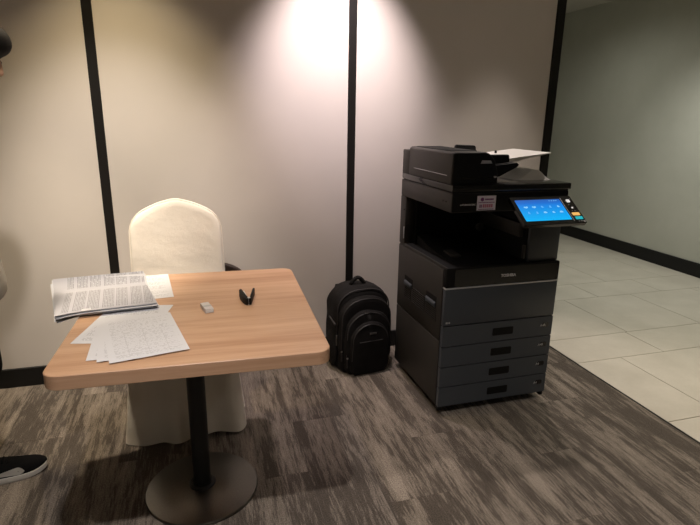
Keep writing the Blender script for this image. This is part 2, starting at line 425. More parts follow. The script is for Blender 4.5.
# ================================================================ printer
def build_printer():
    P = thing('office_printer', 'tall charcoal multifunction office printer with a lit blue touch screen', 'printer', (1.067, 2.056, 0), radians(.58))
    W, D = .605, .572
    # lower cabinet carcass
    body = obj('body', join(box(.004, W-.004, .022, D, .045, .742, .006)), M_PDARK, P)
    obj('side_panel', box(-.002, .012, .030, D-.004, .386, .735, .004), M_PDARK, P)
    obj('side_panel', box(-.002, .012, .030, D-.004, .045, .380, .004), M_PDARK, P)
    obj('side_panel', box(W-.012, W+.002, .030, D-.004, .045, .735, .004), M_PDARK, P)
    obj('plinth', box(.03, W-.03, .04, D-.02, .018, .046), M_PBLACK, P)
    for cx in (.06, W-.06):
        for cy in (.075, D-.06):
            c = obj('caster', join(xf(lathe([(.004, -.011), (.019, -.011), (.0215, -.008), (.0215, .008), (.019, .011), (.004, .011)], 20), Matrix.Translation((cx, cy, .0215)) @ Matrix.Rotation(pi/2, 4, 'Y')),
                                   box(cx-.016, cx+.016, cy-.012, cy+.012, .030, .046)), M_RUBBER, P)
    for sx in (.012, W-.012): obj('foot', box(sx-.010, sx+.010, .006, .03, .022, .046, .003), M_PBLACK, P)
    # four drawers
    zs = [(.046, .1465), (.1515, .252), (.257, .3575), (.3625, .462)]
    for i, (a, b) in enumerate(zs):
        fr = bmesh.new()
        hx0, hx1, hz0, hz1 = .266, .380, a+.030, a+.068
        # front plate with a hand recess cut out of it
        for q in ((0, hx0, a, b), (hx1, W, a, b), (hx0, hx1, a, hz0), (hx0, hx1, hz1, b)):
            addbm(fr, box(q[0], q[1], 0, .022, q[2], q[3]))
        bmesh.ops.remove_doubles(fr, verts=fr.verts, dist=1e-5)
        d = obj('drawer', fr, M_PFRONT, P, smooth=0)
        obj('handle_recess', join(prism([(.004, hz1), (.021, hz1), (.021, hz0), (.010, hz0+.002)], 'x', hx0, hx1)), M_PBLACK, d, smooth=0)
        obj('handle_lip', prism(rrect(hx0-.004, hx1+.004, hz0-.004, hz1+.004, .008), 'y', -.0008, .0015), M_PFRONT, d, smooth=0)
        rim = prism(rrect(hx0, hx1, hz0, hz1, .006), 'y', -.0016, .0008); obj('handle_hole', rim, M_PBLACK, d, smooth=0)
        lx0, lx1, lz0, lz1 = .528, .583, b-.054, b-.031
        obj('size_window', prism(rrect(lx0+.018, lx1, lz0, lz1, .007), 'y', -.0012, .002), M_PGLOSS, d, smooth=0)
        tx = text_bm('A4R' if i > 1 else 'A4', .017, .0006, bold=.0004)
        obj('size_mark', xf(tx, Matrix.Translation((lx0+.006, -.0018, lz0+.005)) @ Matrix.Rotation(pi/2, 4, 'X')), M_PGREY, d, smooth=0)
    # front cover, gloss band, silver line
    fc = obj('front_cover', box(0, W, 0, .024, .467, .646, .003), M_PFRONT, P)
    obj('power_mark', join(box(.012, .022, -.0012, .001, .478, .487), disc((.030, .4825), .0045, 'y', (-.0012, .001), 12)), M_PGREY, fc, smooth=0)
    obj('silver_line', box(-.001, W+.001, -.003, .026, .6465, .6525, .0012), M_CHROME, P)
    gb = obj('gloss_band', box(0, W, -.001, .03, .653, .745, .004), M_PBLACK, P)
    obj('gloss_inlay', prism(rrect(.042, W-.012, .657, .739, .010), 'y', -.0025, .002), M_PGLOSS, gb, smooth=0)
    obj('maker_lettering', xf(text_bm('TOSHIBA', .0195, .0008, 'CENTER', .0004), Matrix.Translation((.322, -.0034, .689)) @ Matrix.Rotation(pi/2, 4, 'X')), M_WHITEP, gb, smooth=0)
    # top deck of the cabinet = output bin floor
    obj('output_bin', join(box(.004, W-.004, .0, D, .738, .747, .003),
        prism([(.02, .746), (.47, .746), (.47, .80), (.33, .772), (.10, .750)], 'x', .06, .40)), M_PBLACK, P)
    obj('bin_stopper', prism([(.15, .752), (.24, .760), (.24, .772), (.15, .766)], 'x', .10, .15, .002, 1), M_PDARK, P)
    obj('deck_edge', box(.0, .008, .004, .50, .741, .750, .002), M_PDARK, P)
    # back column, back wall and right tower
    obj('rear_column', box(0, .06, .502, D, .742, 1.0, .004), M_PDARK, P)
    obj('bin_back_wall', box(.05, W-.01, .47, D, .742, 1.0), M_PBLACK, P, smooth=0)
    obj('screw', disc((.52, .93), .005, 'x', (-.002, .002), 12), M_PBLACK, P)
    obj('release_latch', box(-.003, .006, .507, .514, .775, .840, .001), M_PGREY, P)
    rt = obj('right_tower', box(.43, W-.003, .016, .50, .745, 1.0, .008), M_PFRONT, P)
    obj('tower_groove', box(.424, .432, .03, .46, .75, .995), M_PBLACK, rt, smooth=0)
    obj('status_lamp', box(.402, .414, .012, .03, .765, .83, .003), M_PDARK, P)
    obj('exit_roller', xf(lathe([(.002, -.012), (.017, -.012), (.020, -.006), (.020, .006), (.017, .012), (.002, .012)], 20), Matrix.Translation((.33, .30, .865)) @ Matrix.Rotation(pi/2, 4, 'X')), M_PDARK, P)
    obj('exit_slot', box(.40, .431, .06, .42, .86, .93, .004), M_PDARK, P)
    # scanner body
    sc = obj('scanner_body', box(0, W, 0, D, 1.0, 1.088, .006), M_PDARK, P)
    obj('scanner_front', box(.003, W-.003, -.004, .01, 1.003, 1.084, .004), M_PBLACK, sc)
    for sy in (.05, .08): obj('screw', disc((sy, 1.045), .0045, 'x', (-.002, .002), 12), M_PBLACK, sc)
    obj('model_lettering', xf(text_bm('e-STUDIO2515AC', .0098, .0006, 'LEFT', .00025), Matrix.Translation((.040, -.0048, 1.033)) @ Matrix.Rotation(pi/2, 4, 'X')), M_WHITEP, sc, smooth=0)
    st = obj('service_sticker', box(.123, .217, -.0055, -.003, 1.009, 1.074, .0004, 1), M_STICK, P, smooth=0, label='lilac service sticker with purple printing')
    obj('sticker_logo', disc((.148, 1.058), .0085, 'y', (-.0062, -.005), 20), M_STINK, st, smooth=0)
    rr = random.Random(3)
    def bars(x0, x1, z, h, lo, hi, gap):
        b = bmesh.new(); x = x0
        while x < x1-.002:
            l = min(rr.uniform(lo, hi), x1-x); addbm(b, box(x, x+l, -.0061, -.005, z, z+h)); x += l+gap
        return b
    obj('sticker_print', bars(.162, .206, 1.0545, .007, .004, .009, .0012), M_STINK, st, smooth=0)
    obj('sticker_print', bars(.130, .210, 1.0425, .0035, .003, .008, .0015), M_STINK, st, smooth=0)
    obj('sticker_number', bars(.136, .148, 1.0215, .014, .004, .005, .002), M_STINK, st, smooth=0)
    obj('sticker_number', bars(.152, .204, 1.0215, .015, .007, .009, .0024), M_STRED, st, smooth=0)
    obj('sticker_print', bars(.130, .210, 1.0125, .003, .004, .009, .0015), M_STINK, st, smooth=0)
    # platen lid
    obj('platen_lid', box(-.002, W+.006, -.006, D-.01, 1.092, 1.122, .005), M_PGLOSS, P)
    obj('lid_gap', box(.004, W-.004, .002, D-.02, 1.087, 1.093), M_PBLACK, P, smooth=0)
    # document feeder body (left part of the lid)
    prof = [(.000, 1.122), (.226, 1.122), (.228, 1.150), (.222, 1.185), (.205, 1.230), (.178, 1.256), (.160, 1.262), (.012, 1.262), (.002, 1.254)]
    adf = obj('document_feeder', prism(prof, 'y', .018, .488, .005, 2), M_PDARK, P)
    obj('feeder_front', prism([(x_*.985+.003, z_*1.0-.001) for x_, z_ in prof], 'y', .012, .022, .003, 1), M_PBLACK, adf)
    obj('feeder_rear', box(0, .20, .480, .570, 1.094, 1.243, .006), M_PDARK, P)
    obj('side_crease', box(-.0012, .002, .06, .42, 1.158, 1.1605), M_PGREY, adf, smooth=0)
    obj('top_hatch', box(.020, .150, .075, .440, 1.2605, 1.2655, .002), M_PBLACK, adf)
    obj('feeder_label', prism([(.135, 1.213), (.192, 1.213), (.184, 1.226), (.142, 1.227)], 'y', .0095, .013), M_PGREY, adf, smooth=0)
    obj('feeder_groove', box(.045, .214, .0105, .015, 1.1495, 1.1545), M_PGLOSS, adf, smooth=0)
    obj('feeder_catch', box(.206, .218, .008, .014, 1.150, 1.158, .001), M_PGREY, adf)
    # document tray, tilted, with paper guides
    sl = (1.252-1.205)/(.575-.20)
    tray = obj('document_tray', prism([(.20, 1.192), (.20, 1.205), (.40, 1.232), (.575, 1.252), (.578, 1.249), (.44, 1.224), (.40, 1.212)], 'y', .12, .435, .0012, 1), M_GREYTRAY, P)
    obj('paper_guide', prism([(.205, 1.20), (.215, 1.243), (.222, 1.247), (.305, 1.247), (.312, 1.243), (.315, 1.213)], 'y', .065, .082, .002, 1), M_PBLACK, tray)
    obj('paper_guide', prism([(.185, 1.20), (.195, 1.272), (.203, 1.276), (.300, 1.272), (.308, 1.266), (.315, 1.213)], 'y', .36, .376, .002, 1), M_PBLACK, tray)
    obj('tray_bolt', lathe([(.006, 1.236), (.006, 1.246), (.004, 1.249)], 12, (.405, .33)), M_PBLACK, tray)
    obj('tray_support', prism([(.20, 1.150), (.20, 1.197), (.345, 1.212), (.358, 1.203), (.345, 1.190), (.29, 1.165), (.26, 1.150)], 'y', .05, .43, .002, 1), M_PBLACK, P)
    # curved exit tray on the lid
    pr = []
    for i in range(15):
        t = i/14; xx = .40+.20*t
        z = 1.1215+.050*(min(t/.42, 1)**1.6*(1 if t < .42 else 1) if t < .42 else (.5+.5*cos(pi*max(0, (t-.55))/.45) if t > .55 else 1.0))
        pr.append((xx, z))
    obj('exit_tray', prism(pr+[(.600, 1.120), (.40, 1.120)], 'y', .13, .46, .0015, 1), M_GREYTRAY, P, smooth=80)
    # side vents, each slat a strip
    def grille(y0, y1, z0, z1, n):
        g = obj('vent_grille', box(-.0025, .0, y0, y1, z0, z1), M_PBLACK, P, smooth=0)
        for i in range(n):
            z = z0+(z1-z0)*(i+.5)/n
            obj('slat', box(-.0048, -.002, y0+.002, y1-.002, z-.0022, z+.0022), M_PDARK, g, smooth=0)
    grille(.375, .463, .462, .525, 6); grille(.205, .360, .462, .550, 8); grille(.075, .190, .462, .525, 6)
    for a, b in ((.362, .468), (.080, .195)):
        g = obj('grip_recess', box(-.003, .0, a, b, .530, .585, .001, 1), M_PBLACK, P)
        obj('grip_lip', prism([(-.0028, .530), (-.0100, .534), (-.0095, .552), (-.0028, .560)], 'y', a+.006, b-.006, .0015, 1), M_PFRONT, g)
    # control panel
    pw, pl = .320, .172
    ang = atan2(.100, .140)
    Mx = Matrix.Translation((.269, -.165, .966)) @ Matrix.Rotation(ang, 4, 'X')
    cp = obj('control_panel', prism(rrect(0, pw, 0, pl, .008), 'z', -.018, 0, .0015, 1), M_PGLOSS, P); cp.matrix_local = Mx
    s = obj('touch_screen', prism(rrect(0, .234, 0, .128, .002), 'z', 0, .0008), M_SCREEN, cp, (.018, .024, .0), smooth=0, label='lit blue touch screen')
    def icon(u, v, kind, m):
        z = (.0008, .0014)
        if kind == 0: b = join(disc((0, -.001), .0052, 'z', z, 12), disc((.006, .001), .0048, 'z', z, 12), disc((-.006, .001), .0042, 'z', z, 12))
        elif kind == 1: b = join(disc((0, .003), .0040, 'z', z, 12), prism([(-.006, -.006), (.006, -.006), (.003, .001), (-.003, .001)], 'z', *z))
        elif kind == 2: b = join(prism(rrect(-.009, .009, -.004, .002, .0015), 'z', *z), prism(rrect(-.005, .005, .002, .006, .001), 'z', *z))
        else: b = join(disc((0, 0), .0055, 'z', z, 14), prism(rrect(.002, .009, -.004, -.001, .001), 'z', *z))
        obj('screen_icon', b, m, cp, (.018+u, .024+v, 0), smooth=0)
    for i in range(5):
        icon(.036+.042*i, .082, (0, 0, 3, 1, 3)[i], (M_ICON, M_ICON, M_ICONF, M_ICONF, M_ICON)[i])
        icon(.036+.042*i, .048, (1, 1, 2, 3, 2)[i], (M_ICONF, M_ICONF, M_ICON, M_ICON, M_ICON)[i])
    for u in (.175, .188, .201, .212): obj('screen_icon', disc((.018+u, .024+.118), .0025, 'z', (.0008, .0014), 8), M_ICON, cp, smooth=0)
    obj('bezel_line', box(.258, .2605, .014, .158, 0, .0008), M_PGREY, cp, smooth=0)
    for (u, v, hw, hh, m) in ((.292, .137, .009, .009, M_BTNW), (.291, .094, .004, .004, M_BTNW), (.289, .055, .019, .0085, M_BTNY), (.292, .031, .019, .0085, M_BTNT)):
        obj('button', prism(rrect(u-hw, u+hw, v-hh, v+hh, min(hw, hh)*.35), 'z', 0, .002), m, cp, smooth=0)
    for (u, v) in ((.276, .136), (.283, .113), (.281, .076), (.296, .076), (.282, .012), (.296, .012), (.309, .150)):
        obj('button', disc((u, v), .0022, 'z', (0, .0012), 10), M_PGREY, cp, smooth=0)
    obj('key_ring', lathe([(.0045, .0), (.0045, .002), (.0062, .002), (.0062, .0)], 14, (.310, .010)), M_PGREY, cp)
    obj('panel_arm', prism([(-.13, .955), (-.03, .975), (.02, .985), (.02, 1.04), (-.03, 1.045), (-.05, 1.035), (-.14, .968)], 'x', .44, .56, .003, 1), M_PBLACK, P)
    return P
build_printer()

# ================================================================ table
TX, TY, TZ, TA = -.014, 1.878, .722, radians(-2.198)
T = thing('pedestal_table', 'square oak-top pedestal table on a round dark steel base', 'table', (TX, TY, 0), TA)
tw, td = .796/2, .920/2
obj('tabletop', prism(rrect(-tw, tw, -td, td, .045, 8), 'z', TZ-.0425, TZ, .0018, 1), M_OAK, T)
obj('mounting_plate', box(-.20, .20, -.20, .20, TZ-.0545, TZ-.0425, .003), M_POST, T)
bc = Matrix.Rotation(-TA, 3, 'Z') @ Vector((-.042-TX, 1.822-TY, 0))
BX, BY = bc.x, bc.y
obj('column', lathe([(.0325, .02), (.0325, TZ-.053)], 32, (BX, BY)), M_POST, T)
obj('collar', lathe([(.050, .024), (.050, .027), (.046, .031), (.036, .033), (.036, .040)], 40, (BX, BY)), M_POST, T)
obj('base_plate', xf(lathe([(.198, .0), (.2085, .0005), (.2105, .003), (.2105, .009), (.208, .0125), (.16, .0175), (.10, .022), (.05, .0245), (.034, .025)], 72), Matrix.Translation((BX, BY, 0))), M_STEEL, T)

# ================================================================ covered chair
def build_chair():
    C = thing('covered_chair', 'banquet chair under a cream floor-length slipcover behind the table', 'chair', (-.095, 2.40, 0), radians(1.0))
    # back slab, leaning back a little; crest top
    def half_w(z):
        return .2075+.012*max(0, (.75-z)/.75)
    rings = []; n_arc = 40
    # outline of the back in (x, z)
    out = []
    zs_ = .905
    hw = .207
    pts = []
    for i in range(9): pts.append((hw+.008*(1-i/8), .40+(.850-.40)*i/8))
    pts += [(.2055, .882), (.200, .906), (.189, .930), (.172, .951), (.148, .968), (.120, .983), (.082, .999), (.045, 1.010), (.018, 1.0165), (0, 1.018)]
    full = pts+[(-p, q) for p, q in pts[-2::-1]]
    def lean(z): return .125+.060*max(0, z-.45)/.55
    def ring(inset, dy):
        cx, cz = 0, .70; R = []
        for p, q in full:
            s = 1-inset/.30
            R.append((p*(1-inset/.21), lean(q)+dy, cz+(q-cz)*(1-inset/.33) if q > cz else q))
        return R
    rings = [ring(.030, -.040), ring(.012, -.037), ring(.003, -.030), ring(0, -.018), ring(0, .018), ring(.004, .032), ring(.016, .038), ring(.04, .040)]
    bm = loft(rings, cap=True)
    bmesh.ops.triangulate(bm, faces=[f for f in bm.faces if len(f.verts) > 4])
    bmesh.ops.subdivide_edges(bm, edges=[e for e in bm.edges if e.calc_length() > .03], cuts=2, use_grid_fill=True)
    for v in bm.verts:
        nn = noise.noise(Vector((v.co.x*7, v.co.y*3, v.co.z*10)))+.5*noise.noise(Vector((v.co.x*17+3, 0, v.co.z*23)))
        v.co.y += .0028*nn
    sb = obj('cover_back', bm, M_CLOTH, C, smooth=180)
    seam = [(p*1.0, lean(q)-.026, q) for p, q in full]
    obj('seam', tube(seam, .0022, 6), M_CLOTH, sb, smooth=180)
    # skirt: rounded rectangle flaring to the floor with soft folds
    R = []
    zl = [.004, .012, .05, .12, .20, .30, .38, .43, .455, .468, .474]
    for z in zl:
        t = 1-z/.474; fl_ = .040*t
        ins = 0 if z < .44 else (.006 if z < .46 else (.018 if z < .47 else .05))
        P_ = rrect(-.215-fl_+ins, .215+fl_-ins, -.205-fl_+ins, .215+fl_*.2-ins, .065, 14)
        # subdivide the straight runs
        Q = []
        for i, p in enumerate(P_):
            q = P_[(i+1) % len(P_)]; L = math.dist(p, q); k_ = max(1, int(L/.02)) if L > .03 else 1
            for j in range(k_): Q.append((p[0]+(q[0]-p[0])*j/k_, p[1]+(q[1]-p[1])*j/k_))
        R.append((z, t, Q))
    m_ = min(len(q[2]) for q in R)
    rings = []
    for z, t, Q in R:
        # resample to a common count by arc length
        L = [0]
        for i in range(len(Q)): L.append(L[-1]+math.dist(Q[i], Q[(i+1) % len(Q)]))
        ring_ = []
        K = 120
        for k_ in range(K):
            s = L[-1]*k_/K; i = max(j for j in range(len(Q)) if L[j] <= s); f = (s-L[i])/max(1e-9, L[i+1]-L[i]); a = Q[i]; b = Q[(i+1) % len(Q)]
            x_, y_ = a[0]+(b[0]-a[0])*f, a[1]+(b[1]-a[1])*f
            r_ = sqrt(x_*x_+y_*y_); u = k_/K
            wv = t*(.012*sin(2*pi*u*7+.6)+.007*sin(2*pi*u*15+1.3))
            ring_.append((x_*(1+wv/r_), y_*(1+wv/r_), z+(.012*max(0, sin(2*pi*u*3+2.2)) if z < .02 else 0)))
        rings.append(ring_)
    sk = loft(rings, cap=True)
    obj('cover_skirt', sk, M_CLOTH, C, smooth=60)
    obj('seat_pad', xf(prism(rrect(-.205, .205, -.195, .09, .05, 8), 'z', .466, .492, .010, 3), Matrix.Identity(4)), M_CLOTH, C, smooth=60)
    return C
build_chair()

# dark brown folded chair behind it
B = thing('folded_chair', 'dark brown rounded chair back half hidden behind the cream covered chair', 'chair', (.042, 2.775, 0), 0)
prof = []
for i in range(25):
    a = pi*i/24; prof.append((.205*cos(a), .50+.150*sin(a)**.8))
obj('backrest', prism([(.205, .36)]+prof+[(-.205, .36)], 'y', -.022, .022, .012, 3), M_BROWN, B, smooth=60)
obj('seat', prism(rrect(-.19, .19, .12, .44, .04), 'y', .030, .062, .008, 2), M_BROWN, B, smooth=60)
for sx in (-1, 1):
    obj('leg', tube([(sx*.18, .0, .012), (sx*.185, 0, .40)], .011, 10), M_POST, B)
    obj('leg', tube([(sx*.16, .046, .012), (sx*.165, .046, .30)], .011, 10), M_POST, B)

# ================================================================ backpack
def build_backpack():
    K = thing('backpack', 'black backpack with curved zip pockets standing against the wall', 'backpack', (.868, 2.690, 0), radians(7))
    def arch(hw, h, r, base=0, n=10, z0=0.0):
        P_ = [(hw-.02, z0)]
        P_ += [(hw, z0+.03), (hw+.006, z0+(h-r)*.5)]
        for i in range(n+1):
            a = pi/2*i/n; P_.append((hw-r+r*cos(a), z0+h-r*.85+r*.85*sin(a)))
        return P_+[(-p, q) for p, q in P_[::-1]]
    def bag(hw, h, r, y0, y1, puff, z0=0.0, dome=.02):
        # slices from the back (y1) to the front (y0)
        rings = []
        for t, s in ((0, .93), (.10, .985), (.35, 1.0), (.70, .99), (.88, .955), (.97, .88), (1.0, .78)):
            y = y1+(y0-y1)*t
            rings.append([(p*s, y-puff*sin(pi*min(1, q/(h+z0)))*t*.6, z0+(q-z0)*(1-(1-s)*.55) if q > z0+.05 else q+(1-s)*.02) for p, q in arch(hw, h, r, z0=z0)])
        b = loft(rings, cap=True)
        bmesh.ops.triangulate(b, faces=[f for f in b.faces if len(f.verts) > 4])
        bmesh.ops.subdivide_edges(b, edges=[e for e in b.edges if e.calc_length() > .04], cuts=2, use_grid_fill=True)
        for v in b.verts:
            d = Vector((v.co.x, v.co.y-(y0+y1)/2, v.co.z-.25)).normalized()
            v.co += d*.006*noise.noise(v.co*11+Vector((3, 1, 7)))
            v.co.z = max(v.co.z, .003)
        return b
    obj('main_body', bag(.165, .482, .128, -.045, .135, .015), M_NYLON, K, smooth=180)
    obj('front_compartment', bag(.155, .437, .132, -.085, -.030, .015), M_NYLON, K, smooth=180)
    fp = obj('front_pocket', bag(.135, .370, .135, -.115, -.075, .02), M_NYLON, K, smooth=180)
    lp = obj('lower_pocket', bag(.115, .310, .115, -.138, -.105, .02), M_NYLON, K, smooth=180)
    def zipline(hw, h, r, y, parent, top=.0):
        P_ = arch(hw, h, r)[2:-2]; obj('zip', tube([(p, y-.012*sin(pi*q/h)*.6, q) for p, q in P_], .0038, 6), M_NYLON2, parent, smooth=180)
    K_body = [o for o in K.children]
    zipline(.158, .470, .126, -.034, K_body[0]); zipline(.148, .427, .128, -.077, K_body[1]); zipline(.128, .358, .130, -.110, fp); zipline(.106, .298, .108, -.135, lp)
    obj('logo_patch', box(-.012, .028, -.1565, -.150, .246, .256, .001, 1), M_ZIP, lp)
    obj('seam', tube([(-.07, -.150, .205), (.07, -.150, .205)], .0025, 6), M_NYLON2, lp)
    for (px, py, pz) in ((-.165, -.035, .21), (-.152, -.078, .13), (-.132, -.112, .10)):
        obj('zip_pull', join(box(px-.005, px+.005, py-.012, py-.007, pz-.012, pz+.010, .002), box(px-.004, px+.004, py-.010, py-.007, pz-.05, pz-.012, .001, 1)), M_ZIP if pz > .2 else M_NYLON2, K)
        obj('zip_slider', box(px-.005, px+.005, py-.013, py-.006, pz+.004, pz+.014, .002), M_ZIP, K)
    obj('grab_handle', tube([(-.045+.09*i/10, .055, .475+.040*sin(pi*i/10)) for i in range(11)], [.010]+[.012]*9+[.010], 10), M_NYLON, K, smooth=180)
    for sx in (-1, 1):
        obj('shoulder_strap', loft([[(sx*(.07+.03*sin(pi*t))+e, .135+.028*sin(pi*t)+f, .46-.42*t) for e, f in ((-.03, 0), (.03, 0), (.03, .010), (-.03, .010))] for t in [i/12 for i in range(13)]]), M_NYLON, K, smooth=60)
        obj('side_strap', tube([(sx*.168, .06-.09*i/6, .30-.02*i/6) for i in range(7)], .006, 8), M_NYLON2, K)
    obj('side_pocket', ellipsoid((-.165, .03, .12), (.022, .075, .11)), M_NYLON, K, smooth=180)
    obj('side_pocket', ellipsoid((.165, .03, .12), (.022, .075, .11)), M_NYLON, K, smooth=180)
build_backpack()

# ================================================================ papers and small things on the table
def sheet(name, x, y, z, rot, m, label, w_=PW, h_=PH, curl=(0, 0), group=None):
    nx, ny = 8, 12; G = []
    for j in range(ny+1):
        G.append([])
        for i in range(nx+1):
            u, v = i/nx, j/ny
            zz = curl[0]*max(0, u-.6)**2*6*(1-v) + curl[1]*max(0, .3-v)**2*8 + .0003*noise.noise(Vector((u*3+x*9, v*4, y)))
            G[-1].append((u*w_, v*h_, .0007+zz))
    bm = shell(G, nx, ny, .0003)
    o = obj(name, bm, m, None, (x, y, z), rot, smooth=40)
    return tag(o, label, 'paper', group)
z = TZ+.0004
sheet('paper_sheet', -.394, 1.649, z, radians(-13), M_FORM2, 'lowest printed sheet of the fan, its corner pointing left', group='loose sheets on the table')
sheet('paper_sheet', -.327, 1.508, z+.0012, radians(2.5), M_FORM2, 'second printed sheet of the fan, its blank corner showing left of the top form', group='loose sheets on the table')
sheet('paper_sheet', -.296, 1.489, z+.0024, radians(7), M_FORM, 'third printed sheet of the fan, mostly hidden under the top form', group='loose sheets on the table')
sheet('paper_sheet', -.260, 1.469, z+.0036, radians(11.6), M_FORM, 'printed form with ruled rows lying on top of the fanned sheets', group='loose sheets on the table')
sheet('paper_sheet', -.318, 2.000, z, radians(6), M_FORM2, 'printed sheet lying under the folded page stack near the chair', .215, .325, (0, 0), 'loose sheets on the table')

def page_stack():
    S = thing('document_stack', 'thick stack of densely printed pages overhanging the table corner', 'papers', (-.480, 1.866, TZ), radians(6.5))
    wS = .326
    def page(dx, dy, z0, rise, sag, h_, sh, rot):
        nx, ny = 12, 22; G = []
        for j in range(ny+1):
            G.append([])
            for i in range(nx+1):
                u, v = i/nx, j/ny
                yv = v*h_; zz = 0
                if v > .80:
                    t = (v-.80)/.20; yv = .80*h_+.20*h_*t*(1-.35*t); zz = rise*t**1.1
                elif v > .70: zz = -.006*sin(pi*(v-.70)/.10)
                zz += -sag*max(0, .35-u)**2*(1-v*.8)*3
                G[-1].append((u*wS+dx-sh*yv, yv+dy, z0+zz))
        bm = shell(G, nx, ny, .0012)
        return xf(bm, Matrix.Rotation(rot, 4, 'Z'))
    n = 9
    rr = random.Random(5)
    for i in range(n):
        t = i/(n-1); top = i == n-1
        o = obj('page', page(rr.uniform(-.004, .006)*(not top), rr.uniform(-.004, .008)*(not top), .0065+.0165*t, .034-.006*(1-t), .02+.03*(1-t), .345, .11, rr.uniform(-.025, .02)*(not top)), M_DENSE if top else M_PAPER, S, smooth=40)
    obj('binding_clip', box(.08, .11, -.002, .02, .0225, .0245, .0006, 1), M_PAPER, S)
page_stack()

# box of staples
bx = thing('staple_box', 'small white and grey cardboard staple box on the tabletop', 'box', (.014, 1.850, TZ), radians(13))
obj('sleeve', prism(rrect(-.015, .015, -.036, .036, .0015, 2), 'z', .0005, .0165, .0006, 1), mat('staple_carton', (.58, .55, .55), .5), bx)
obj('tray_end', box(-.0135, .0135, -.0375, -.0355, .002, .015), M_WHITEP, bx, smooth=0)
obj('printed_band', box(-.0152, .0152, -.010, .004, .0003, .0169), M_PGREY, bx, smooth=0)
# stapler, sprung open and lying on its side
sp = thing('stapler', 'small black stapler lying open on the tabletop', 'stapler', (.166, 1.868, TZ), radians(0))
def arm(poly, z0, z1, bev): return prism(poly, 'z', z0, z1, bev, 2)
A1 = arm([(-.014, -.004), (-.020, .020), (-.022, .060), (-.017, .105), (-.010, .118), (-.004, .112), (-.003, .060), (.0, .0), (-.006, -.010)], .001, .027, .003)
up = obj('upper_arm', xf(A1, Matrix.Rotation(radians(6), 4, 'Z')), M_PBLACK, sp, smooth=60)
obj('magazine', xf(box(-.0035, .0005, .005, .112, .008, .020, .001, 1), Matrix.Rotation(radians(4), 4, 'Z')), M_CHROME, up)
lo = obj('base_arm', xf(arm([(.0, -.006), (.009, -.004), (.0095, .118), (.004, .122), (.0015, .118), (.001, .03)], .001, .026, .0015), Matrix.Rotation(radians(-12), 4, 'Z')), M_PBLACK, sp, smooth=60)
obj('hinge_pin', lathe([(.001, .0), (.0055, .0), (.0055, .0285), (.001, .029)], 16, (.0, .002)), M_CHROME, sp)

